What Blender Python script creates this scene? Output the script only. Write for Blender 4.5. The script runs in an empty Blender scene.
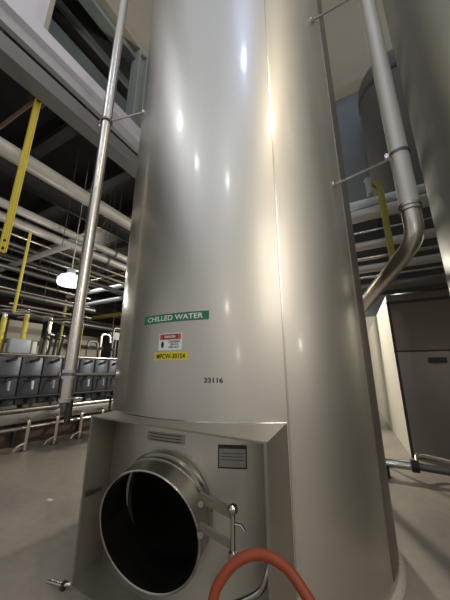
import bpy, bmesh, math, random
from mathutils import Vector, Matrix
from math import sin, cos, pi, radians as R
random.seed(4)
C = bpy.context.scene.collection

# ------------------------------------------------------------------ materials
def mat(name, col, rough=.5, metal=0., noise=0., scale=6., stretch=(1, 1, 1), bump=0., emit=None, estr=0., rvar=0., spec=.5):
    m = bpy.data.materials.new(name); m.use_nodes = True
    nt = m.node_tree; b = nt.nodes['Principled BSDF']
    b.inputs['Base Color'].default_value = (*col, 1)
    b.inputs['Roughness'].default_value = rough
    b.inputs['Metallic'].default_value = metal
    b.inputs['Specular IOR Level'].default_value = spec
    if emit:
        b.inputs['Emission Color'].default_value = (*emit, 1); b.inputs['Emission Strength'].default_value = estr
    if noise or bump or rvar:
        tc = nt.nodes.new('ShaderNodeTexCoord'); mp = nt.nodes.new('ShaderNodeMapping')
        mp.inputs['Scale'].default_value = stretch
        nz = nt.nodes.new('ShaderNodeTexNoise'); nz.inputs['Scale'].default_value = scale; nz.inputs['Detail'].default_value = 5
        nt.links.new(tc.outputs['Object'], mp.inputs[0]); nt.links.new(mp.outputs[0], nz.inputs[0])
        if noise:
            mx = nt.nodes.new('ShaderNodeMix'); mx.data_type = 'RGBA'
            mx.inputs[6].default_value = (*[c * (1 - noise) for c in col], 1)
            mx.inputs[7].default_value = (*[min(1, c * (1 + noise)) for c in col], 1)
            nt.links.new(nz.outputs[0], mx.inputs[0]); nt.links.new(mx.outputs[2], b.inputs['Base Color'])
        if rvar:
            mr = nt.nodes.new('ShaderNodeMapRange')
            mr.inputs[3].default_value = rough - rvar; mr.inputs[4].default_value = rough + rvar
            nt.links.new(nz.outputs[0], mr.inputs[0]); nt.links.new(mr.outputs[0], b.inputs['Roughness'])
        if bump:
            bp = nt.nodes.new('ShaderNodeBump'); bp.inputs['Strength'].default_value = bump; bp.inputs['Distance'].default_value = .02
            nt.links.new(nz.outputs[0], bp.inputs['Height']); nt.links.new(bp.outputs[0], b.inputs['Normal'])
    return m

M = dict(
    tank=mat('tank_steel', (.60, .57, .515), .42, 1, .04, 1.5, (1, 1, .35), .0, rvar=.03),
    hood=mat('hood_steel', (.36, .34, .29), .38, .8, .10, 5, (1, 1, 1), .02, rvar=.05),
    neck=mat('neck_steel', (.42, .40, .36), .24, 1),
    polish=mat('polished_steel', (.52, .51, .48), .18, 1),
    pipe=mat('pipe_steel', (.62, .58, .53), .27, 1),
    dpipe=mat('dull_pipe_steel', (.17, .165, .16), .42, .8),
    white=mat('white_pipe_cladding', (.66, .64, .58), .45, .25, .06, 4),
    cladding=mat('insulated_cladding', (.55, .53, .51), .42, .3, .12, 3),
    blue=mat('pale_blue_pipe', (.72, .80, .88), .4, .1),
    yellow=mat('yellow_paint', (.72, .62, .10), .42, 0, .12, 8),
    olive=mat('olive_yellow_paint', (.36, .34, .06), .5, 0, .1, 8),
    orange=mat('orange_rubber', (.25, .042, .012), .55, 0, .1, 9),
    black=mat('black_rubber', (.02, .02, .021), .5),
    dark=mat('dark_steel', (.045, .045, .048), .55, .3, .15, 4),
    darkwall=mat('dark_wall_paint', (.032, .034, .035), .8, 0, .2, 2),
    floor=None,
    beam=mat('grey_beam_paint', (.17, .17, .175), .55, 0, .06, 3),
    beam2=mat('light_beam_paint', (.42, .41, .46), .5, 0, .05, 3),
    lav=mat('pale_lavender_panel', (.58, .57, .64), .6, 0, .03, 1),
    beige=mat('beige_wall_paint', (.33, .30, .25), .8, 0, .05, 1),
    bluegrey=mat('blue_grey_wall_panel', (.21, .235, .275), .6, 0, .06, 1),
    greengrey=mat('green_grey_paint', (.20, .24, .23), .6, 0, .08, 2),
    palegreen=mat('pale_green_paint', (.36, .39, .36), .6, 0, .05, 2),
    cream=mat('cream_wall_paint', (.70, .66, .56), .55, 0, .03, 1.5),
    brownsteel=mat('dull_brown_panel', (.20, .175, .15), .38, .45, .08, 2, rvar=.06),
    panelsteel=mat('satin_panel', (.27, .25, .235), .32, .6, .06, 2, rvar=.05),
    darkrefl=mat('dark_reflection_steel', (.30, .275, .25), .45, 1),  # darker steel tone for the reflection painted along the tank edge
    midsteel=mat('mid_steel', (.30, .29, .28), .4, .7),
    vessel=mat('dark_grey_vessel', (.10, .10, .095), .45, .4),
    unit=mat('grey_manifold_panel', (.075, .08, .098), .42, .5, .15, 4),
    cab=mat('beige_cabinet', (.42, .38, .32), .6, 0, .08, 2),
    ctrl=mat('grey_control_box', (.38, .42, .48), .45, .1),
    green=mat('green_sticker', (.012, .17, .085), .45),
    wht=mat('white_print', (.75, .76, .75), .5),
    red=mat('red_print', (.50, .10, .07), .5),
    stick=mat('yellow_sticker', (.66, .58, .03), .5),
    ink=mat('black_ink', (.015, .015, .02), .5),
    purple=mat('dark_purple_print', (.04, .025, .06), .5),
    plate=mat('plate_print', (.36, .345, .32), .42, .7),
    grout=mat('pale_grout', (.52, .47, .41), .85, 0, .35, 40),
    lamp=mat('lamp_glow', (.9, .9, .9), .4, 0, emit=(1, .98, .95), estr=3.0),
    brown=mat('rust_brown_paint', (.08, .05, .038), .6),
)
def floor_mat():
    m = mat('floor_epoxy', (.235, .205, .18), .42, 0, 0, 1)
    nt = m.node_tree; b = nt.nodes['Principled BSDF']
    tc = nt.nodes.new('ShaderNodeTexCoord')
    n1 = nt.nodes.new('ShaderNodeTexNoise'); n1.inputs['Scale'].default_value = .55; n1.inputs['Detail'].default_value = 3
    n2 = nt.nodes.new('ShaderNodeTexNoise'); n2.inputs['Scale'].default_value = 9; n2.inputs['Detail'].default_value = 6
    cr = nt.nodes.new('ShaderNodeValToRGB')
    cr.color_ramp.elements[0].position = .38; cr.color_ramp.elements[0].color = (.30, .265, .23, 1)
    cr.color_ramp.elements[1].position = .62; cr.color_ramp.elements[1].color = (.40, .355, .29, 1)
    mx = nt.nodes.new('ShaderNodeMix'); mx.data_type = 'RGBA'; mx.blend_type = 'MULTIPLY'; mx.inputs[0].default_value = .35
    nt.links.new(tc.outputs['Object'], n1.inputs[0]); nt.links.new(tc.outputs['Object'], n2.inputs[0])
    nt.links.new(n1.outputs[0], cr.inputs[0]); nt.links.new(cr.outputs[0], mx.inputs[6]); nt.links.new(n2.outputs[0], mx.inputs[7])
    nt.links.new(mx.outputs[2], b.inputs['Base Color'])
    mr = nt.nodes.new('ShaderNodeMapRange'); mr.inputs[3].default_value = .3; mr.inputs[4].default_value = .5
    nt.links.new(n1.outputs[0], mr.inputs[0]); nt.links.new(mr.outputs[0], b.inputs['Roughness'])
    return m
M['floor'] = floor_mat()

for k_ in ('tank',):
    b_ = M[k_].node_tree.nodes['Principled BSDF']; b_.inputs['Coat Weight'].default_value = .6; b_.inputs['Coat Roughness'].default_value = .12
# ------------------------------------------------------------------ mesh helpers
def link(name, bm, m, parent=None, smooth=True):
    bmesh.ops.recalc_face_normals(bm, faces=bm.faces)
    me = bpy.data.meshes.new(name); bm.to_mesh(me); bm.free()
    o = bpy.data.objects.new(name, me); C.objects.link(o)
    for x in (m if isinstance(m, (list, tuple)) else [m]): me.materials.append(x)
    if smooth:
        me.polygons.foreach_set('use_smooth', [True] * len(me.polygons))
        try: me.set_sharp_from_angle(angle=R(35))
        except Exception: pass
    if parent:
        o.parent = parent
        o.matrix_parent_inverse = Matrix.Translation(-parent.location)
    return o
def box(bm, x0, x1, y0, y1, z0, z1, bev=0.):
    r = bmesh.ops.create_cube(bm, size=1)
    vs = r['verts']
    bmesh.ops.scale(bm, vec=(x1 - x0, y1 - y0, z1 - z0), verts=vs)
    bmesh.ops.translate(bm, vec=((x0 + x1) / 2, (y0 + y1) / 2, (z0 + z1) / 2), verts=vs)
    if bev:
        es = list({e for v in vs for e in v.link_edges})
        bmesh.ops.bevel(bm, geom=es, offset=bev, segments=2, affect='EDGES', profile=.5)
    return bm
def frame_of(t):
    t = t.normalized()
    a = Vector((0, 0, 1)) if abs(t.z) < .9 else Vector((1, 0, 0))
    u = t.cross(a).normalized(); return u, t.cross(u).normalized()
def sweep(bm, pts, r, n=16, cap=True):
    pts = [Vector(p) for p in pts]; rs = r if isinstance(r, (list, tuple)) else [r] * len(pts)
    T = []
    for i in range(len(pts)):
        a = pts[max(0, i - 1)]; b = pts[min(len(pts) - 1, i + 1)]; T.append((b - a).normalized())
    u, v = frame_of(T[0]); rings = []
    for i, p in enumerate(pts):
        if i:
            q = T[i - 1].rotation_difference(T[i]); u = q @ u; v = q @ v
        rings.append([bm.verts.new(p + rs[i] * (cos(2 * pi * k / n) * u + sin(2 * pi * k / n) * v)) for k in range(n)])
    for a, b in zip(rings, rings[1:]):
        for k in range(n): bm.faces.new((a[k], a[(k + 1) % n], b[(k + 1) % n], b[k]))
    if cap: bm.faces.new(rings[0][::-1]); bm.faces.new(rings[-1])
    return bm
def fillet(pts, rad, n=6):
    pts = [Vector(p) for p in pts]; out = [pts[0]]
    for a, b, c in zip(pts, pts[1:], pts[2:]):
        d1 = (a - b); d2 = (c - b); l = min(rad, d1.length * .48, d2.length * .48)
        p = b + d1.normalized() * l; q = b + d2.normalized() * l
        for k in range(n + 1):
            t = k / n; out.append((1 - t) ** 2 * p + 2 * t * (1 - t) * b + t * t * q)
    out.append(pts[-1]); return out
def smoothpath(pts, n=8):
    P = [Vector(p) for p in pts]; P = [2 * P[0] - P[1]] + P + [2 * P[-1] - P[-2]]; out = []
    for i in range(1, len(P) - 2):
        for k in range(n):
            t = k / n
            out.append(.5 * ((2 * P[i]) + (P[i + 1] - P[i - 1]) * t + (2 * P[i - 1] - 5 * P[i] + 4 * P[i + 1] - P[i + 2]) * t * t + (3 * P[i] - P[i - 1] - 3 * P[i + 1] + P[i + 2]) * t ** 3))
    out.append(P[-2]); return out
def revolve(bm, prof, cx, cy, n=96, close=False):
    rings = []
    for r, z in prof:
        rings.append([bm.verts.new((cx + r * cos(2 * pi * k / n), cy + r * sin(2 * pi * k / n), z)) for k in range(n)] if r > 1e-5 else [bm.verts.new((cx, cy, z))])
    seq = list(zip(rings, rings[1:])) + ([(rings[-1], rings[0])] if close else [])
    for a, b in seq:
        for k in range(n):
            k2 = (k + 1) % n
            if len(a) == 1 and len(b) == 1: continue
            if len(a) == 1: bm.faces.new((a[0], b[k2], b[k]))
            elif len(b) == 1: bm.faces.new((a[k], a[k2], b[0]))
            else: bm.faces.new((a[k], a[k2], b[k2], b[k]))
    return bm
def tube(name, pts, r, m, parent=None, n=16): return link(name, sweep(bmesh.new(), pts, r, n), m, parent)
def boxo(name, dims, m, parent=None, bev=0.): return link(name, box(bmesh.new(), *dims, bev), m, parent)
def prism(bm, poly, z0, z1):
    a = [bm.verts.new((x, y, z0)) for x, y in poly]; b = [bm.verts.new((x, y, z1)) for x, y in poly]
    n = len(poly); bm.faces.new(a[::-1]); bm.faces.new(b)
    for k in range(n): bm.faces.new((a[k], a[(k + 1) % n], b[(k + 1) % n], b[k]))
    return bm
def thing(name, label, cat, loc, group=None):
    o = bpy.data.objects.new(name, None); C.objects.link(o); o.location = loc; o.empty_display_size = .1
    o['label'] = label; o['category'] = cat
    if group: o['group'] = group
    return o
def tag(o, label, cat, group=None):
    o['label'] = label; o['category'] = cat
    if group: o['group'] = group
    return o
def struct(o): o['kind'] = 'structure'; return o
def ring_at(bm, p, d, r0, r1, h, n=20):          # solid collar around direction d
    d = Vector(d).normalized(); p = Vector(p); u, v = frame_of(d)
    prof = [(r0, -h / 2), (r1, -h / 2), (r1, h / 2), (r0, h / 2)]; rings = []
    for r, s in prof: rings.append([bm.verts.new(p + d * s + r * (cos(2 * pi * k / n) * u + sin(2 * pi * k / n) * v)) for k in range(n)])
    for i in range(4):
        a, b = rings[i], rings[(i + 1) % 4]
        for k in range(n): bm.faces.new((a[k], a[(k + 1) % n], b[(k + 1) % n], b[k]))
    return bm

# ------------------------------------------------------------------ setting
struct(boxo('floor', (-20, 16, -9, 22, -.2, 0), M['floor']))
# right-hand block: cream flank and dull panel front
bm = bmesh.new()
prism(bm, [(.513, 6.833), (7, 6.833), (7, 15.99), (-.02, 15.99)], 0, 3.3)
o = link('wall_right', bm, [M['brownsteel'], M['cream']], None, False); struct(o)
for p in o.data.polygons:
    if p.normal.x < -.9: p.material_index = 1
struct(boxo('wall_back_far', (-2.59, 2, 16, 16.2, 0, 12), M['cream']))
struct(boxo('trim_1', (.50, 7, 6.81, 6.832, 2.035, 2.065), M['dark']))
struct(boxo('trim_12', (.56, 7, 6.822, 6.832, .06, 2.03), M['panelsteel']))
struct(boxo('trim_2', (.50, 7, 6.80, 6.832, 3.10, 3.15), M['dark']))
struct(boxo('trim_3', (.508, .56, 6.825, 6.85, 0.0, 3.1), M['dark']))
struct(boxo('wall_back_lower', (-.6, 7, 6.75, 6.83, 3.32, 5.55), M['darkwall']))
struct(boxo('wall_back', (-2.0, 9, 9.2, 9.4, 3.3, 12.0), M['bluegrey']))
struct(boxo('wall_back_upper', (-3.5, 9, 9.0, 9.4, 12.0, 24), M['beige']))
struct(boxo('trim_4', (-3.5, 9, 8.72, 9.0, 12.0, 12.1), M['beige']))
# mezzanine
struct(boxo('ceiling', (-18, -4.06, -7, 20, 6.46, 6.64), M['dark']))
struct(boxo('trim_5', (-4.10, -4.0, -7, 20, 5.95, 6.26), M['beam']))
struct(boxo('trim_6', (-4.25, -3.95, -7, 20, 5.93, 5.955), M['beam']))
struct(boxo('trim_7', (-4.10, -4.0, -7, 20, 6.44, 6.66), M['beam2']))
struct(boxo('trim_8', (-4.06, -3.90, -7, 20, 6.66, 6.90), M['lav']))
struct(boxo('wall_left_panel', (-4.06, -3.98, -7, 1.25, 6.9, 10.5), M['lav']))
struct(boxo('trim_9', (-4.07, -3.95, 1.25, 1.31, 6.9, 10.5), M['beige']))
struct(boxo('wall_left_upper', (-5.3, -5.02, -7, 20, 11.05, 17), M['beige']))
struct(boxo('trim_10', (-5.3, -4.85, -7, 20, 10.85, 11.05), M['beige']))
struct(boxo('trim_11', (-5.3, -5.0, -7, 20, 10.55, 10.72), M['greengrey']))
struct(boxo('ceiling_upper', (-14, -5.3, -7, 20, 11.0, 11.2), M['dark']))
struct(boxo('wall_left_far', (-9.2, -9.0, -7, 20, 6.64, 11.0), M['darkwall']))
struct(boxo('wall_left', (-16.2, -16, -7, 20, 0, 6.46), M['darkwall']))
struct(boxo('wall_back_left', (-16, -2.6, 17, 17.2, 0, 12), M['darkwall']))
for i in range(10):
    y = -3.2 + i * 1.35
    bm = bmesh.new(); box(bm, -15.9, -4.11, y - .02, y + .02, 6.14, 6.42); box(bm, -15.9, -4.11, y - .1, y + .1, 6.10, 6.14); box(bm, -15.9, -4.11, y - .1, y + .1, 6.42, 6.455)
    struct(link('trim_%d' % (20 + i), bm, M['dark'], None, False))
for i in range(6):
    x = -6.0 - i * .55
    struct(boxo('trim_%d' % (40 + i), (x - .05, x + .05, -6.9, 19.9, 10.78, 10.998), M['dark' if i % 2 else 'greengrey']))
o = boxo('steel_girder', (-6.25, -5.95, -6.9, 16.9, 9.66, 10.15), M['greengrey']); tag(o, 'long green-grey girder running above the upper deck at top left', 'girder')
bm = bmesh.new(); box(bm, -5.16, -4.84, 3.78, 3.81, 6.66, 10.85); box(bm, -5.16, -4.84, 4.07, 4.10, 6.66, 10.85); box(bm, -5.02, -4.98, 3.81, 4.07, 6.66, 10.85)
tag(link('steel_column', bm, M['palegreen'], None, False), 'pale grey-green steel column on the upper deck beside the tall tank', 'column')

# ------------------------------------------------------------------ main tank
TX, TY, TR = -1.481, 3.215, 1.5
E_ = Vector((.9964, -.0784, 0)); N_ = Vector((-.0784, -.9964, 0)); TC = Vector((TX, TY, 0))
def loc(a, n, z): return TC + a * E_ + n * N_ + Vector((0, 0, z))
def onr(phi, z, r=TR): return Vector((TX + r * sin(phi), TY - r * cos(phi), z))
TOP = 9.6
def tank_shell(cx, cy, hollow):
    prof = [(TR, 0.03), (TR, TOP)]
    for k in range(1, 9):
        a = k / 8 * pi / 2; prof.append((TR * cos(a) if k < 8 else 0, TOP + .55 * sin(a)))
    if hollow:
        q = [(0, TOP + .5)] + [((TR - .04) * cos(a), TOP + .5 * sin(a)) for a in [pi / 2 * (1 - k / 8) for k in range(1, 8)]] + [(TR - .04, TOP), (TR - .04, .2), (0, .2)]
        bm = bmesh.new(); revolve(bm, [(0, .03)] + prof, cx, cy, 160); revolve(bm, q, cx, cy, 160)
        # inner surface must point inward
        return bm
    return revolve(bmesh.new(), [(0, .03)] + prof, cx, cy, 128)
tank = thing('storage_tank', 'tall brushed stainless tank with chilled water sticker and open round manway', 'tank', (TX, TY, 0))
body = link('tank_shell', tank_shell(TX, TY, True), M['tank'], tank)
def flip_inner(o, cx, cy):
    b = bmesh.new(); b.from_mesh(o.data); b.verts.ensure_lookup_table()
    seen = set(); comps = []
    for v in b.verts:
        if v in seen: continue
        st = [v]; seen.add(v); fs = set()
        while st:
            q = st.pop()
            fs.update(q.link_faces)
            for e in q.link_edges:
                w_ = e.other_vert(q)
                if w_ not in seen: seen.add(w_); st.append(w_)
        comps.append(fs)
    comps.sort(key=lambda f: max(v.co.z for x in f for v in x.verts))
    if len(comps) > 1: bmesh.ops.reverse_faces(b, faces=list(comps[0]))
    b.to_mesh(o.data); b.free()
flip_inner(body, TX, TY)
RIM = Vector((-1.38, 1.533, .667)); YAW, TILT, MR = .166, -.20, .37
ND = Vector((sin(YAW) * cos(TILT), -cos(YAW) * cos(TILT), sin(TILT)))
cut = link('cutter', sweep(bmesh.new(), [RIM + ND * .2, RIM - ND * .75], MR - .006, 64), M['tank'])
bo = body.modifiers.new('b', 'BOOLEAN'); bo.operation = 'DIFFERENCE'; bo.solver = 'EXACT'; bo.object = cut
bpy.context.view_layer.update()
dg = bpy.context.evaluated_depsgraph_get()
nm = bpy.data.meshes.new_from_object(body.evaluated_get(dg), depsgraph=dg)
body.modifiers.clear(); body.data = nm
bpy.data.objects.remove(cut)
nm.polygons.foreach_set('use_smooth', [True] * len(nm.polygons))
try: nm.set_sharp_from_angle(angle=R(35))
except Exception: pass

# weld seams
def arc_strip(bm, p0, p1, z0, z1, r0, r1, n=24):
    a = []
    for i in range(n + 1):
        p = p0 + (p1 - p0) * i / n
        a.append([bm.verts.new(onr(p, z, r)) for z, r in ((z0, r0), (z0, r1), (z1, r1), (z1, r0))])
    for s, t in zip(a, a[1:]):
        for k in range(4): bm.faces.new((s[k], s[(k + 1) % 4], t[(k + 1) % 4], t[k]))
    bm.faces.new(a[0]); bm.faces.new(a[-1][::-1]); return bm
link('vertical_weld', arc_strip(bmesh.new(), .655, .664, .1, TOP, TR - .004, TR + .004, 2), M['pipe'], tank)
link('edge_reflection', arc_strip(bmesh.new(), 1.29, 1.95, .1, TOP, TR - .004, TR + .005, 30), M['darkrefl'], tank)  # dark reflection at the tank's right edge, put in as a darker strip
link('ring_weld', arc_strip(bmesh.new(), .67, 2.6, 1.62, 1.628, TR - .004, TR + .0025, 60), M['tank'], tank)
bm = revolve(bmesh.new(), [(TR - .1, .0), (TR + .04, .0), (TR + .03, .03), (TR + .002, .04), (TR - .1, .04)], TX, TY, 128, True)
link('base_grout', bm, M['grout'], tank)['label'] = 'pale speckled grout ring at the foot'

# stickers
def sticker(name, p0, p1, z0, z1, m, parent=tank, off=.0015, th=.001): return link(name, arc_strip(bmesh.new(), p0, p1, z0, z1, TR + off - .001, TR + off + th, 16), m, parent)
def lettering(name, body_, p0, p1, z0, z1, m, parent, off=.004):
    cu = bpy.data.curves.new('t', 'FONT'); cu.body = body_; cu.size = 1; cu.offset = .018; cu.fill_mode = 'FRONT'
    o = bpy.data.objects.new('t', cu); C.objects.link(o); bpy.context.view_layer.update()
    d = bpy.context.evaluated_depsgraph_get(); me = bpy.data.meshes.new_from_object(o.evaluated_get(d))
    bpy.data.objects.remove(o)
    bm = bmesh.new(); bm.from_mesh(me)
    bmesh.ops.subdivide_edges(bm, edges=[e for e in bm.edges if e.calc_length() > .2], cuts=2)
    xs = [v.co.x for v in bm.verts]; ys = [v.co.y for v in bm.verts]
    x0, x1, y0, y1 = min(xs), max(xs), min(ys), max(ys)
    for v in bm.verts:
        v.co = onr(p0 + (v.co.x - x0) / (x1 - x0) * (p1 - p0), z0 + (v.co.y - y0) / (y1 - y0) * (z1 - z0), TR + off)
    o = link(name, bm, m, parent, False); return o
s = sticker('pipe_marker_sticker', -.176, .267, 2.046, 2.118, M['green']); s['label'] = 'green sticker reading CHILLED WATER'
lettering('sticker_lettering', 'CHILLED WATER', -.142, .235, 2.060, 2.104, M['wht'], s)
s = sticker('danger_sticker', -.040, .116, 1.812, 1.950, M['wht']); s['label'] = 'small white and red danger sticker'
sticker('danger_header', -.033, .109, 1.898, 1.944, M['red'], s, .003)
sticker('danger_oval', -.012, .088, 1.904, 1.938, M['ink'], s, .0035, .0006)
sticker('danger_oval_inner', -.004, .080, 1.908, 1.934, M['red'], s, .0042, .0006)
lettering('danger_word', 'DANGER', .002, .074, 1.911, 1.931, M['wht'], s, .006)
lettering('danger_line', 'CONFINED', .030, .104, 1.872, 1.889, M['ink'], s)
lettering('danger_line', 'SPACE', .042, .092, 1.850, 1.866, M['ink'], s)
lettering('danger_line', 'KEEP OUT', .032, .100, 1.828, 1.843, M['ink'], s)
bm = bmesh.new()
for k in range(12):
    a0, a1 = 2 * pi * k / 12, 2 * pi * (k + 1) / 12
    f = [onr(-.012, 1.858, TR + .004), onr(-.012 + .010 * cos(a0), 1.858 + .028 * sin(a0), TR + .004), onr(-.012 + .010 * cos(a1), 1.858 + .028 * sin(a1), TR + .004)]
    bm.faces.new([bm.verts.new(p) for p in f])
link('danger_symbol', bm, M['ink'], s, False)
s = sticker('tank_number_sticker', -.066, .154, 1.732, 1.797, M['stick']); s['label'] = 'yellow sticker with a black tank number'
lettering('tank_number', 'MPCW-30154', -.050, .138, 1.745, 1.784, M['ink'], s)
lettering('handwritten_number', '23116', .246, .344, 1.563, 1.600, M['ink'], tank)['label'] = 'handwritten black number'
s = sticker('name_plate', .321, .455, 1.006, 1.150, M['plate']); s['label'] = 'small grey name plate with dark header'
sticker('plate_header', .321, .455, 1.126, 1.150, M['purple'], s, .003)
for q in ((.321, .327, 1.006, 1.126), (.449, .455, 1.006, 1.126), (.321, .455, 1.003, 1.012)): sticker('plate_border', *q, M['purple'], s, .003)
for z in (1.095, 1.075, 1.055): sticker('plate_print', .335, .440, z, z + .003, M['ink'], s, .003)
s = sticker('etched_plate', -.079, .154, 1.130, 1.198, M['hood']); s['label'] = 'faint etched plate above the manway'
for z in (1.182, 1.160, 1.14): sticker('etched_line', -.06, .135, z, z + .006, M['dark'], s, .003)

# hood around the manway
hood = bpy.data.objects.new('manway_hood', None)
C.objects.unlink(hood) if hood.name in C.objects else None
A0, A1, F = -.476, 1.098, 1.69
ZT, ZB = 1.29, .155
def arcback(n=24, extra=0):
    o = []
    for i in range(n + 1):
        a = (A0 - .10) + (A1 - A0) * i / n
        o.append(loc(a, math.sqrt(TR * TR - a * a) - .004 - extra, 0))
    return o
def hoodplate(z0, z1):
    poly = [loc(A0, F, 0), loc(A1, F, 0)] + arcback()[::-1]
    return prism(bmesh.new(), [(p.x, p.y) for p in poly], z0, z1)
hp = link('manway_hood', hoodplate(ZT - .012, ZT), M['hood'], tank, False); hp['label'] = 'open-fronted steel hood welded around the manway'
link('bottom_plate', hoodplate(ZB, ZB + .012), M['hood'], hp, False)
def side(a0, n0, a1, n1, th):
    d = .012
    p = [loc(a0, n0, 0), loc(a1, n1, 0), loc(a1 + d * th, n1, 0), loc(a0 + d * th, n0, 0)]
    return prism(bmesh.new(), [(q.x, q.y) for q in p], ZB, ZT - .012)
link('left_side_plate', side(A0, F, A0 - .10, 1.385, 1), M['hood'], hp, False)
link('right_side_plate', side(A1, F, A1 - .10, 1.115, -1), M['hood'], hp, False)
# folded lip along the front of the hood
for a, b in ((A0, A0 + .02), (A1 - .02, A1)):
    bm = bmesh.new()
    p = [loc(a, F - .004, 0), loc(b, F - .004, 0), loc(b, F + .004, 0), loc(a, F + .004, 0)]
    prism(bm, [(q.x, q.y) for q in p], ZB, ZT)
    link('front_lip', bm, M['hood'], hp, False)
# weld where the hood meets the shell
tube('hood_weld', [p + Vector((0, 0, ZT)) + N_ * .004 for p in arcback()], .006, M['polish'], hp, 8)
p = loc(A0 - .002, 1.66, 0)
boxo('dark_slot', (-2.078, -2.068, 1.60, 1.73, .70, .728), M['dark'], hp)
# manway neck
def neck():
    bm = bmesh.new(); n = 72; u, v = frame_of(ND)
    prof = [(MR - .012, -.255), (MR, -.255), (MR, -.005), (MR + .003, .003), (MR - .004, .008), (MR - .012, .003)]
    rings = [[bm.verts.new(RIM + ND * s + r * (cos(2 * pi * k / n) * u + sin(2 * pi * k / n) * v)) for k in range(n)] for r, s in prof]
    for i in range(len(prof)):
        a, b = rings[i], rings[(i + 1) % len(prof)]
        for k in range(n): bm.faces.new((a[k], a[(k + 1) % n], b[(k + 1) % n], b[k]))
    return bm
nk = link('manway_neck', neck(), M['neck'], tank); nk['label'] = 'polished round manway collar, open and dark inside'
link('neck_weld', ring_at(bmesh.new(), RIM - ND * .205, ND, MR - .004, MR + .012, .012, 64), M['polish'], nk)
link('neck_band', ring_at(bmesh.new(), RIM - ND * .15, ND, MR - .002, MR + .006, .02, 64), M['polish'], nk)
# hinge: two lugs, two arms, pin
hg = link('manway_hinge', sweep(bmesh.new(), [(-.750, 1.50, .725), (-.750, 1.50, .915)], .013, 16), M['polish'], tank); hg['label'] = 'vertical hinge pin with two arms'
bm = bmesh.new(); bmesh.ops.create_uvsphere(bm, u_segments=16, v_segments=10, radius=.028, matrix=Matrix.Translation((-.75, 1.50, .925))); link('pin_cap', bm, M['polish'], hg)
link('pin_foot', ring_at(bmesh.new(), (-.75, 1.5, .722), (0, 0, 1), .0, .024, .025), M['polish'], hg)
def arm(z0, z1, h):
    bm = bmesh.new()
    p = [(-1.02, 1.58), (-.77, 1.505), (-.765, 1.525), (-1.015, 1.60)]
    prism(bm, p, z0, z0 + h); return bm
link('hinge_arm', arm(.875, 0, .05), M['hood'], hg)
link('hinge_arm', arm(.735, 0, .035), M['hood'], hg)
for z in (.90, .745):
    link('hinge_bolt', sweep(bmesh.new(), [(-1.0, 1.60, z - .02), (-.985, 1.545, z - .015)], .017, 12), M['polish'], hg)
tube('hinge_handle', [(-.735, 1.50, .86), (-.70, 1.50, .862), (-.68, 1.50, .84)], .008, M['polish'], hg, 8)
# drain
tube('drain_pipe', smoothpath([(-.585, 1.80, .72), (-.588, 1.66, .70), (-.606, 1.62, .62), (-.648, 1.61, .54), (-.75, 1.60, .47), (-.87, 1.60, .405), (-.98, 1.62, .34), (-1.02, 1.70, .27), (-1.02, 1.78, .22)]), .017, M['polish'], tank)
# small foot fitting at the left of the hood
o = thing('floor_fitting', 'small shiny pipe fitting on the floor at the left foot of the hood', 'pipe fitting', (-2.33, 1.66, 0))
tube('fitting_body', fillet([(-2.45, 1.63, .045), (-2.30, 1.66, .045), (-2.24, 1.72, .045)], .05), .016, M['polish'], o)
link('fitting_flange', ring_at(bmesh.new(), (-2.30, 1.665, .040), (1, .2, 0), .01, .030, .02), M['dark'], o)

# ------------------------------------------------------------------ second tank
t2 = thing('storage_tank', 'second plain steel tank at the right edge, dull and unlabelled', 'tank', (2.32, 3.215, 0))
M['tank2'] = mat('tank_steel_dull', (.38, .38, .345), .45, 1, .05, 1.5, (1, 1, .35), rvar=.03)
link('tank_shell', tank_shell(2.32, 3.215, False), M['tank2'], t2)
bm = bmesh.new(); ph = R(-103)
box(bm, -.006, .006, -.004, .004, .2, TOP); bmesh.ops.rotate(bm, verts=bm.verts, cent=(0, 0, 0), matrix=Matrix.Rotation(ph, 3, 'Z'))
bmesh.ops.translate(bm, verts=bm.verts, vec=(2.32 + TR * sin(ph), 3.215 - TR * cos(ph), 0)); link('vertical_weld', bm, M['dpipe'], t2)
# dark vessel behind
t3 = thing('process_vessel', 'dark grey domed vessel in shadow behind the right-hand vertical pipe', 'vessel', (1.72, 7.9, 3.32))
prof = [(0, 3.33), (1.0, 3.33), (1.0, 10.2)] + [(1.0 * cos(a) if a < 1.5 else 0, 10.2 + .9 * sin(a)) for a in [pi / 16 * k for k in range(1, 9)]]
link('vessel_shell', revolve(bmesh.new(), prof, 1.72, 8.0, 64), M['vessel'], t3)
link('vessel_band', ring_at(bmesh.new(), (1.72, 8.0, 9.9), (0, 0, 1), .99, 1.02, .12, 64), M['dark'], t3)

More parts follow.
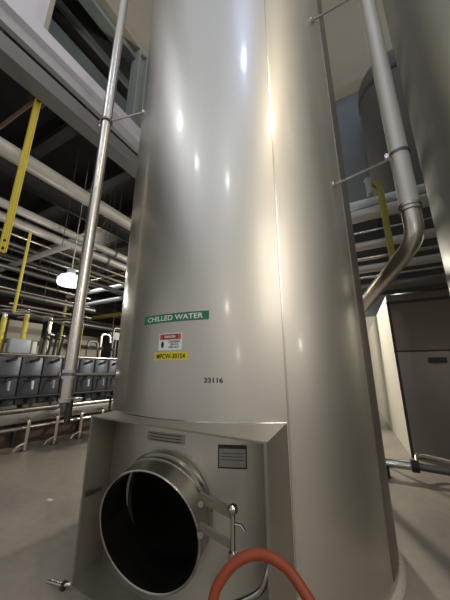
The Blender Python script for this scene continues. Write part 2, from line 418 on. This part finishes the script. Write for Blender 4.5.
# ------------------------------------------------------------------ right vertical pipe and brackets
rp = thing('process_pipe', 'pale vertical pipe with a bent lower end between the two tanks', 'pipe', (.61, 3.24, 0))
tube('pipe_run', [(.61, 3.24, 3.40), (.61, 3.24, 10)], .098, M['white'], rp, 24)
tube('pipe_elbow', fillet([(.61, 3.24, 3.40), (.61, 3.24, 3.02), (.33, 3.72, 2.80), (.12, 4.15, 2.66), (-.20, 4.8, 2.42)], .25), .094, M['pipe'], rp, 24)
bm = bmesh.new(); ring_at(bm, (.61, 3.24, 3.42), (0, 0, 1), .09, .112, .03, 24); ring_at(bm, (.61, 3.24, 3.37), (0, 0, 1), .09, .112, .03, 24); link('pipe_clamp', bm, M['polish'], rp)
tube('pipe_tail', fillet([(-.14, 4.68, 2.46), (-.36, 5.1, 2.3), (-.36, 5.1, 0)], .15), .06, M['pipe'], rp, 16)
def standoff(a, b, label, ringr=.10):
    o = thing('pipe_bracket', label, 'bracket', a)
    a = Vector(a); b = Vector(b)
    tube('bracket_rod', [a, b], .013, M['pipe'], o, 10)
    d = (a - TC); d.z = 0; d.normalize()
    link('bracket_foot', ring_at(bmesh.new(), a + d * .005, d, 0, .04, .02), M['pipe'], o)
    bm = bmesh.new(); ring_at(bm, (b.x, b.y, b.z), (0, 0, 1), ringr, ringr + .012, .03, 24)
    link('bracket_clamp', bm, M['dpipe'], o)
    link('clamp_bolt', box(bmesh.new(), b.x - ringr - .05, b.x - ringr, b.y - .05, b.y - .01, b.z - .03, b.z + .03, .006), M['pipe'], o)
    return o
standoff((-.095, 2.65, 3.55), (.61, 3.24, 4.12), 'thin rod bracket clamping the right pipe to the labelled tank, lower one')
standoff((-.114, 2.597, 6.0), (.61, 3.24, 7.05), 'thin rod bracket at the top of the right pipe, upper one')

# ------------------------------------------------------------------ left vertical pipe
lp = thing('process_pipe', 'slim vertical steel pipe standing left of the labelled tank', 'pipe', (-2.785, 1.77, 0))
tube('pipe_run', [(-2.785, 1.77, 1.60), (-2.785, 1.77, 10)], .062, M['pipe'], lp, 24)
bm = bmesh.new(); ring_at(bm, (-2.785, 1.77, 1.645), (0, 0, 1), .05, .082, .03, 24); ring_at(bm, (-2.785, 1.77, 1.585), (0, 0, 1), .05, .082, .025, 24)
link('ferrule', bm, M['polish'], lp)
tube('lower_spool', [(-2.785, 1.77, 1.60), (-2.785, 1.77, 1.36)], [.062, .058], M['pipe'], lp, 20)
bm = bmesh.new(); ring_at(bm, (-2.785, 1.77, 1.36), (0, 0, 1), .03, .075, .035, 20); link('valve_body', bm, M['polish'], lp)
tube('valve_handle', [(-2.785, 1.77, 1.375), (-2.62, 1.84, 1.375)], .011, M['polish'], lp, 8)
tube('lower_elbow', fillet([(-2.785, 1.77, 1.36), (-2.785, 1.77, 1.24), (-6.89, 4.33, .83)], .08), .036, M['dpipe'], lp, 16)
tube('dark_hose', [(-2.735, 1.79, 1.36), (-2.74, 1.79, 1.2), (-2.745, 1.79, 1.13)], .03, M['black'], lp, 14)
standoff((-2.25, 1.925, 1.62), (-2.785, 1.77, 1.615), 'horizontal bracket low on the left pipe beside the tank', .066)
standoff((-2.33, 1.98, 5.08), (-2.785, 1.77, 4.95), 'short bracket high on the left pipe beside the tank', .066)

# ------------------------------------------------------------------ pipes under the deck
def hung(name, x, z, r, m, label, y0=-3, y1=16, hang=True, cat='pipe'):
    o = thing(name, label, cat, (x, y0, z))
    tube('pipe_run', [(x, y0, z), (x, y1, z)], r, m, o, 20)
    if hang:
        for k in range(4):
            y = .6 + k * 3.4
            if not y0 < y < y1: continue
            link('hanger', ring_at(sweep(bmesh.new(), [(x, y, z + r), (x, y, 6.459)], .008, 6), (x, y, z), (0, 1, 0), r, r + .012, .04), M['dpipe'], o)
    return o
hung('insulated_pipe', -4.6, 4.98, .13, M['cladding'], 'thick pale insulated pipe below the deck, largest at upper left')
hung('steel_pipe', -5.2, 4.42, .075, M['cladding'], 'pale pipe just above its twin under the thick insulated pipe')
hung('steel_pipe', -5.45, 4.30, .088, M['cladding'], 'pale pipe just below its twin under the thick insulated pipe')
hung('steel_pipe', -5.62, 4.13, .025, M['pipe'], 'very thin bright conduit under the twin pale pipes')
hung('duct_pipe', -5.9, 5.55, .20, M['dark'], 'dark round duct behind the thick insulated pipe')
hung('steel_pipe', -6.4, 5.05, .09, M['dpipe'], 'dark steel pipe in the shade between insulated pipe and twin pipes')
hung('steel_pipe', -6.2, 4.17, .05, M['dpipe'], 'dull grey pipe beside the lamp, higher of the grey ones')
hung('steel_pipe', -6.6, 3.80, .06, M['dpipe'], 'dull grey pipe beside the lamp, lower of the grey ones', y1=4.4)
hung('steel_pipe', -7.4, 3.80, .04, M['pipe'], 'thin grey pipe receding above the manifold', y1=5.0)
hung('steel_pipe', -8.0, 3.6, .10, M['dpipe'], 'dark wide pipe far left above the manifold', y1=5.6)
hung('steel_pipe', -6.5, 3.32, .02, M['pipe'], 'thin bright conduit above the guard frame', 1.5, 4.4)
hung('steel_pipe', -6.5, 3.02, .03, M['pipe'], 'grey rail pipe level with the foot of the yellow hanger', 2.6, 4.5)
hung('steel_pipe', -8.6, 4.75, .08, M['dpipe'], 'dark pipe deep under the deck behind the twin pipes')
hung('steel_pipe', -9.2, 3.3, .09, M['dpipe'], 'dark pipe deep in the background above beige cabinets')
def cross(name, y, z, r, m, label, x0, x1):
    o = thing(name, label, 'pipe', (x0, y, z)); tube('pipe_run', [(x0, y, z), (x1, y, z)], r, m, o, 16)
    for x in (x0 + .3, x1 - .2): tube('hanger', [(x, y, z + r), (x, y, 6.459)], .008, M['dpipe'], o, 6)
    return o
cross('steel_pipe', 2.68, 3.98, .055, M['cladding'], 'slanting grey pipe crossing at left below the yellow beam', -9.5, -4.85)
cross('blue_pipe', 7, 4.97, .095, M['blue'], 'pale blue-white pipe beside the tank edge, upper of two', -12, -6.8)
cross('blue_pipe', 7, 4.43, .085, M['blue'], 'pale blue-white pipe beside the tank edge, lower of two', -12, -6.8)
cross('yellow_pipe', 6.2, 5.05, .035, M['olive'], 'thin yellowish pipe crossing above the pale blue pipes', -10.5, -6.7)
cross('steel_pipe', 8.5, 5.9, .05, M['dpipe'], 'dull thin pipe crossing high behind the left pipe', -13, -6.8)
cross('yellow_pipe', 8.2, 4.15, .10, M['olive'], 'olive yellow pipe below the pale blue pipes', -12, -7.5)
# random small services, one object each
for i, (x, z, r) in enumerate(((-9.9, 5.5, .05), (-10.6, 5.35, .07), (-11.4, 3.9, .05), (-7.0, 5.3, .04), (-12.4, 4.6, .08))):
    hung('steel_pipe', x, z, r, M['dpipe'], ['dull background pipe, first behind the manifold', 'dull background pipe, thick one high in the gloom', 'dull background pipe just above beige cabinets', 'thin dark pipe between duct and twin pipes', 'dull background pipe, farthest to the left wall'][i])

# yellow hangers
yh = thing('yellow_hanger', 'large bright yellow vertical channel hanging from the deck at left', 'hanger', (-4.3, 1.515, 6.1))
bm = bmesh.new(); box(bm, -4.325, -4.315, 1.475, 1.555, 3.24, 6.0); box(bm, -4.315, -4.27, 1.475, 1.484, 3.24, 6.0); box(bm, -4.315, -4.27, 1.546, 1.555, 3.24, 6.0)
link('channel', bm, M['yellow'], yh, False)
for z in (3.30, 3.42): link('bolt_hole', ring_at(bmesh.new(), (-4.312, 1.515, z), (1, 0, 0), 0, .02, .008, 12), M['black'], yh)
link('top_clamp', box(bmesh.new(), -4.42, -4.20, 1.40, 1.63, 5.96, 6.10, .01), M['brown'], yh)
tube('brace', [(-4.35, 1.5, 5.98), (-5.0, 1.25, 5.35)], .03, M['brown'], yh, 8)
def ypost(x, y, z0, z1, label, w=.05, m='yellow'):
    o = boxo('yellow_post', (x - w / 2, x + w / 2, y - w / 2, y + w / 2, z0, z1), M[m], None, .005); return tag(o, label, 'post', 'yellow posts under the deck')
ypost(-5, 2.09, 2.57, 4.0, 'slim yellow post hanging below the slanting grey pipe', .038)
ypost(-7.75, 4.50, 0, 3.5, 'dull yellow post standing below the lamp behind the rail', .06, 'olive')
o = thing('guard_frame', 'thin grey guard rail from the slim yellow post towards the left pipe', 'rail', (-5, 2.09, 2.5))
tube('rail', fillet([(-5, 2.09, 2.57), (-5.6, 2.5, 2.72), (-6.5, 4.0, 2.72), (-6.6, 4.4, 2.75)], .1), .022, M['pipe'], o, 8)
tube('rail', [(-5, 2.09, 2.57), (-7.0, 1.9, 2.85)], .018, M['pipe'], o, 8)

# lamp
lampy = thing('hanging_lamp', 'glowing white dome lamp hanging under the pipes left of the slim pipe', 'lamp', (-5.0, 2.91, 3.35))
bm = revolve(bmesh.new(), [(0, .13), (.10, .12), (.17, .09), (.215, .03), (.22, -.05), (.20, -.09), (.11, -.10), (0, -.10)], 0, 0, 32)
bmesh.ops.translate(bm, verts=bm.verts, vec=(-5, 2.91, 3.36)); link('lamp_globe', bm, M['lamp'], lampy)
link('lamp_collar', ring_at(bmesh.new(), (-5, 2.91, 3.55), (0, 0, 1), 0, .08, .10), M['ctrl'], lampy)
tube('lamp_rod', [(-5, 2.91, 3.58), (-5, 2.91, 6.459)], .012, M['pipe'], lampy, 8)

# ------------------------------------------------------------------ valve manifold row (left)
def make_bay(y, label):
    o = thing('valve_bay', label, 'valve manifold bay', (-7.0, y, .9), 'grey bays of the valve manifold')
    bm = bmesh.new(); box(bm, -7.42, -7.02, y - .232, y + .232, .90, 1.975, .05); link('bay_panel', bm, M['unit'], o)
    bm = bmesh.new(); sweep(bm, fillet([(-7.02, y - .06, 1.86), (-6.93, y - .06, 1.86), (-6.93, y + .07, 1.90), (-7.0, y + .09, 1.93)], .04), .028, 8); link('top_knob', bm, M['black'], o)
    bm = bmesh.new(); sweep(bm, [(-7.02, y - .02, 1.45), (-6.90, y - .02, 1.45)], .045, 10); sweep(bm, [(-6.92, y - .16, 1.43), (-6.90, y + .12, 1.50)], .018, 8); link('valve_head', bm, M['black'], o)
    bm = bmesh.new(); sweep(bm, [(-6.90, y, 1.43), (-6.88, y, 1.24)], [.028, .022], 8); link('valve_lever', bm, M['wht' if int(y * 10) % 2 else 'ctrl'], o)
    bm = bmesh.new(); sweep(bm, [(-7.02, y, 1.0), (-6.88, y, .97)], .06, 10); link('bottom_knob', bm, M['black'], o)
    return o
words = ['first', 'second', 'third', 'fourth', 'fifth', 'sixth', 'seventh', 'eighth', 'ninth', 'tenth', 'eleventh', 'twelfth', 'thirteenth']
for i in range(12):
    make_bay(2.60 + .47 * i, 'grey valve manifold bay with black knobs, %s from the left edge along the rail' % words[i])
def tagtube(name, pts, r, m, label, cat='pipe', n=12): return tag(tube(name, pts, r, m, None, n), label, cat)
tagtube('top_rail', [(-7.02, 1.6, 2.01), (-7.02, 8.6, 2.01)], .028, M['pipe'], 'bright horizontal rail along the top of the grey manifold bays', 'rail')
o = thing('manifold_stand', 'dull steel stand with a channel running below the manifold bays', 'stand', (-7.2, 5, 0))
boxo('drip_channel', (-7.3, -6.97, 1.6, 8.6, .52, .74), M['midsteel'], o, .02)
for k in range(5):
    boxo('stand_leg', (-7.3, -7.22, 1.9 + 1.6 * k, 1.98 + 1.6 * k, 0, .52), M['dark'], o)
    boxo('stand_post', (-7.3, -7.22, 1.9 + 1.6 * k, 1.98 + 1.6 * k, .74, .898), M['dark'], o)
tagtube('header_pipe', [(-6.95, 1.6, .81), (-6.95, 8.6, .81)], .045, M['pipe'], 'steel header pipe directly under the manifold bays')
tagtube('header_pipe', [(-6.86, 1.6, .44), (-6.86, 8.6, .44)], .04, M['pipe'], 'lowest steel header pipe, near the floor under the manifold')
for i in range(6):
    y = 2.9 + i * .62
    o = thing('floor_drop_pipe', 'bent steel pipe leg under the manifold, %s from the left edge' % words[i], 'pipe leg', (-6.7, y, 0), 'steel legs below the manifold')
    tube('leg_tube', fillet([(-6.93, y, .62), (-6.72, y, .62), (-6.72, y, .012)], .09), .04, M['pipe'], o, 12)
    link('leg_foot', ring_at(bmesh.new(), (-6.72, y, .012), (0, 0, 1), 0, .09, .024), M['dpipe'], o)
    tube('side_branch', fillet([(-6.72, y, .16), (-6.72, y - .16, .12), (-6.72, y - .22, .03)], .05), .03, M['pipe'], o, 10)
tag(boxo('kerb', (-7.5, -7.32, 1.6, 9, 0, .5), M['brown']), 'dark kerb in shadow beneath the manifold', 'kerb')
tagtube('signal_conduit', [(-6.97, 1.6, 1.53), (-6.97, 8.4, 1.53)], .02, M['black'], 'thin black conduit running across the middle of the manifold bays', 'conduit')
tagtube('signal_conduit', [(-6.95, 1.6, 1.08), (-6.95, 8.4, 1.08)], .03, M['black'], 'black conduit running along the bottom of the manifold bays', 'conduit')
# goosenecks rising behind the rail
def goose(y, ztop, m, label, dirx=-.35, z0=1.976, low=None):
    o = thing('gooseneck_pipe', label, 'pipe', (-7.2, y, z0), 'pipes rising from the manifold')
    tube('riser', [(-7.2, y, z0), (-7.2, y, ztop - .12)], .055, M[m], o, 14)
    tube('bend', fillet([(-7.2, y, ztop - .14), (-7.2, y, ztop), (-7.2 + dirx, y - .25, ztop + .0), (-7.2 + dirx * 1.6, y - .5, ztop - .05)], .11), .054, M['pipe'], o, 14)
    return o
goose(2.86, 2.95, 'yellow', 'yellow pipe with steel bend, nearest the left edge')
goose(3.30, 3.08, 'yellow', 'yellow pipe with steel bend behind the grey control box')
goose(3.86, 3.02, 'pipe', 'plain steel gooseneck pipe between the yellow ones')
goose(4.45, 3.04, 'olive', 'yellow pipe just left of the slim vertical pipe')
goose(4.72, 3.1, 'yellow', 'yellow pipe partly behind the slim vertical pipe')
tag(boxo('control_box', (-7.14, -6.99, 2.98, 3.40, 2.038, 2.36), M['ctrl'], None, .015), 'light grey control box standing on the manifold rail', 'box')
# black-and-white valve cluster on the rail
vc = thing('valve_cluster', 'cluster of black valves on the rail right of the grey control box', 'valve', (-7.1, 3.9, 2.0))
for k in range(4):
    y = 3.72 + .14 * k
    link('valve_stem', sweep(bmesh.new(), [(-7.1, y, 2.0), (-7.1 + .05 * (k % 2), y + .04, 2.62)], .03, 8), M['black'], vc)
    link('valve_wheel', ring_at(bmesh.new(), (-7.05, y, 2.45 + .08 * (k % 2)), (0, .2, 1), .02, .085, .03, 14), M['pipe' if k % 2 else 'black'], vc)
link('pale_tag', box(bmesh.new(), -7.2, -7.12, 3.50, 3.60, 2.04, 2.34, .01), M['wht'], vc)
# clutter seen between slim pipe and tank
for i in range(7):
    y = 5.0 + i * .42; zt = 2.5 + .5 * ((i * 37) % 5) / 4
    o = thing('riser_pipe', 'thin steel riser between slim pipe and tank, %s from the left' % words[i], 'pipe', (-7.2, y, 1.95), 'thin risers behind the manifold')
    tube('riser', fillet([(-7.2, y, 1.976), (-7.2, y, zt), (-7.2, y + .3, zt), (-7.2, y + .34, zt - .25)], .1), .035, M['pipe' if i % 2 else 'dpipe'], o, 10)
    link('riser_valve', ring_at(bmesh.new(), (-7.2, y, 2.3), (0, 0, 1), .02, .09, .07, 12), M['black'], o)
tag(boxo('instrument_box', (-9.1, -8.9, 7.2, 7.75, 2.85, 3.15), M['wht'], None, .01), 'small white box in the background beside the tank edge', 'box')
tube_o = tagtube('instrument_post', [(-9.0, 7.45, 0), (-9.0, 7.45, 2.85)], .05, M['dpipe'], 'dark post carrying the small white box', 'post')
# low skid between the slim pipe and tank
sk = thing('pipe_skid', 'dark pipe skid on the floor seen between slim pipe and tank', 'skid', (-5.6, 5.4, 0))
for x in (-6.0, -5.3):
    for y in (5.0, 6.0): link('skid_leg', box(bmesh.new(), x - .02, x + .02, y - .02, y + .02, 0, 1.0), M['dark'], sk)
link('skid_frame', box(bmesh.new(), -6.05, -5.25, 4.95, 6.05, .96, 1.0), M['dark'], sk)
tube('skid_pipe', fillet([(-6.0, 5.1, 1.05), (-6.0, 5.1, 1.5), (-5.4, 5.6, 1.62), (-5.3, 5.9, 1.4), (-5.3, 5.9, 1.04)], .1), .035, M['pipe'], sk, 10)
tube('skid_pipe', fillet([(-5.9, 5.3, 1.04), (-5.9, 5.3, 1.25), (-5.3, 5.5, 1.40)], .1), .03, M['pipe'], sk, 10)
link('skid_motor', sweep(bmesh.new(), [(-5.9, 5.7, 1.12), (-5.5, 5.7, 1.12)], .11, 16), M['black'], sk)
# beige cabinets far left
for i in range(5):
    y = 2.6 + i * 1.25
    o = thing('beige_cabinet', 'tall beige cabinet behind the manifold, %s from the left edge' % words[i], 'cabinet', (-11.3, y, 0), 'beige cabinets behind the manifold')
    link('cabinet_body', box(bmesh.new(), -11.9, -11.02, y - .56, y + .56, 0, 2.9 + .25 * (i % 3), .02), M['cab'], o)
    link('cabinet_door', box(bmesh.new(), -11.02, -11.0, y - .50, y + .50, .15, 2.5, .005), M['cab'], o)
    link('dark_band', box(bmesh.new(), -11.03, -10.98, y - .56, y + .56, 2.58, 2.74), M['dark'], o)

# ------------------------------------------------------------------ right horizontal pipes (transverse)
def rack(y, z, r, m, label, x0=-.8, x1=5.5):
    o = thing('rack_pipe', label, 'pipe', (x0, y, z), 'horizontal pipes behind the right-hand vertical pipe')
    tube('pipe_run', [(x0, y, z), (x1, y, z)], r, M[m], o, 20)
    for x in (x0 + .2, 3.8): tube('wall_stub', [(x, y + r * .5, z), (x, 6.749, z)], .018, M['dark'], o, 6)
rack(5.6, 5.02, .085, 'blue', 'bluish horizontal pipe, topmost of the right-hand stack')
rack(5.5, 4.70, .125, 'cladding', 'thick pale horizontal pipe, second from top on the right')
rack(5.5, 4.33, .022, 'pipe', 'very thin bright conduit under the thick pale pipe')
rack(5.5, 4.03, .085, 'cladding', 'pale horizontal pipe, middle of the right-hand stack')
rack(5.5, 3.76, .035, 'pipe', 'slim bright horizontal pipe below the middle one')
rack(5.5, 3.55, .075, 'cladding', 'pale horizontal pipe crossing behind the pipe elbow')
rack(5.5, 3.38, .025, 'pipe', 'thin bright pipe above the bottom thick one on the right')
rack(5.5, 3.17, .085, 'dpipe', 'dull thick horizontal pipe, lowest of the right-hand stack')
o = thing('yellow_hanger', 'olive yellow post with a bracket head across the right-hand pipes', 'hanger', (.6, 5.2, 3.5))
link('channel', box(bmesh.new(), .54, .64, 5.17, 5.25, 3.46, 4.92, .01), M['olive'], o)
tube('bracket_head', fillet([(.59, 5.21, 4.9), (.57, 5.21, 5.08), (.42, 5.21, 5.22), (.38, 5.21, 5.3)], .08), .05, M['olive'], o, 10)
link('clamp_block', box(bmesh.new(), .36, .46, 5.15, 5.28, 4.95, 5.30, .01), M['ctrl'], o)
link('back_tie', box(bmesh.new(),   .57, .61, 5.25, 6.749, 4.86, 4.90), M['dark'], o)
# services on the cream flank
o = tagtube('hook_pipe', fillet([(.30, 6.2, 3.10), (.28, 6.2, 3.22), (.14, 6.2, 3.22), (.14, 6.2, 2.95), (-.05, 6.2, 2.72), (-.05, 6.2, 0)], .07), .028, M['pipe'], 'thin bent pipe in front of the cream wall flank', 'pipe')
tag(boxo('junction_box', (1.08, 1.36, 6.72, 6.8215, 1.80, 1.91), M['dark'], None, .01), 'small dark box on the dull panel at right', 'box')
# floor pipes at right
fp = thing('floor_pipe', 'steel pipe assembly with a black coupling low on the floor at right', 'pipe', (.4, 5.6, 0))
tube('pipe_run', [(-.4, 5.50, .20), (.38, 5.53, .20)], .065, M['polish'], fp, 18)
link('coupling', ring_at(bmesh.new(), (.44, 5.54, .20), (1, 0, 0), 0, .09, .10), M['black'], fp)
tube('pipe_run', [(.48, 5.54, .20), (1.5, 5.42, .20)], .055, M['dpipe'], fp, 18)
tube('branch_pipe', fillet([(.47, 5.56, .20), (.50, 5.80, .30), (.60, 5.88, .30), (1.6, 5.60, .22)], .08), .03, M['pipe'], fp, 12)
link('pipe_foot', box(bmesh.new(), .0, .08, 5.44, 5.60, 0, .14), M['dark'], fp); link('pipe_foot', box(bmesh.new(), 1.2, 1.28, 5.38, 5.54, 0, .15), M['dark'], fp)

# orange hose
tagtube('orange_hose', smoothpath([(-.62, .93, .035), (-.63, .945, .35), (-.60, .975, .72), (-.579, .994, .869), (-.56, 1.016, .930), (-.507, 1.054, .985), (-.431, 1.09, 1.006), (-.348, 1.10, .988), (-.291, 1.095, .946), (-.235, 1.085, .88), (-.16, 1.06, .72), (-.10, 1.03, .35), (-.08, 1.02, .035)], 10), .018, M['orange'], 'orange hose arching up in front of the hood at bottom centre', 'hose', 20)
tag(boxo('floor_scrap', (-3.98, -3.90, 2.47, 2.51, 0, .008), M['wht']), 'tiny white scrap lying on the open floor at left', 'scrap')

# ------------------------------------------------------------------ lights
def point(name, p, power, col, r):
    l = bpy.data.lights.new(name, 'POINT'); l.energy = power; l.color = col; l.shadow_soft_size = r
    o = bpy.data.objects.new(name, l); o.location = p; C.objects.link(o); return o
def area(name, p, tgt, sx, sy, power, col):
    l = bpy.data.lights.new(name, 'AREA'); l.energy = power; l.color = col; l.shape = 'RECTANGLE'; l.size = sx; l.size_y = sy
    o = bpy.data.objects.new(name, l); o.location = p; C.objects.link(o)
    o.rotation_euler = (Vector(tgt) - Vector(p)).to_track_quat('-Z', 'Y').to_euler(); return o
point('high_bay_blue', (.78, -.36, 10.6), 65, (.5, .6, 1), .16)
point('high_bay_warm', (2.72, .32, 9), 150, (1, .86, .62), .22)
point('high_bay_left', (-3.6, -.7, 8.4), 40, (.9, .97, 1), .16)
point('high_bay_back', (-2.81, -3.2, 9), 60, (.85, .92, 1), .15)
point('high_bay_rear', (.5, -3.76, 9), 70, (.9, .95, 1), .17)
point('low_lamp', (.97, -5.8, 4.5), 60, (1, .95, .85), .18)
point('low_lamp_side', (4.6, .67, 2.56), 22, (1, .93, .82), .12)
point('low_lamp_far', (1.9, -4.7, 2.56), 20, (1, .95, .85), .09)
point('cream_side_lamp', (-2.2, 9.2, 4.2), 1000, (1, .94, .82), .2)
point('lamp_bulb', (-4.95, 2.75, 3.1), 16, (1, .97, .9), .12)
point('deck_fill', (-9.6, 6.0, 5.6), 110, (1, .92, .8), .2)  # added fill light under the deck, not an actual fixture
area('roof_light', (-2.5, -5, 12), (-1.0, 2, 0), 12, 12, 120, (.58, .76, 1))
area('side_fill', (7.5, -3.5, 7), (-.5, 2.5, 3.5), 5, 5, 260, (1, .90, .76))  # unseen warm fill, added to brighten the right side of the tank
w = bpy.data.worlds.new('hall'); bpy.context.scene.world = w; w.use_nodes = True
bg = w.node_tree.nodes['Background']; bg.inputs[0].default_value = (.93, .92, .89, 1); bg.inputs[1].default_value = .45

# ------------------------------------------------------------------ camera
cd = bpy.data.cameras.new('camera'); cam = bpy.data.objects.new('camera', cd); C.objects.link(cam)
cd.sensor_fit = 'VERTICAL'; cd.sensor_height = 36; cd.lens = 264 / 600 * 36; cd.clip_start = .05; cd.clip_end = 200
cam.location = (0, 0, 1.65); cam.rotation_euler = (R(90 + 15), 0, R(28))
sc = bpy.context.scene; sc.camera = cam
sc.view_settings.view_transform = 'Standard'; sc.view_settings.look = 'None'; sc.view_settings.gamma = 1; sc.view_settings.exposure = 0
sc.view_settings.use_curve_mapping = False
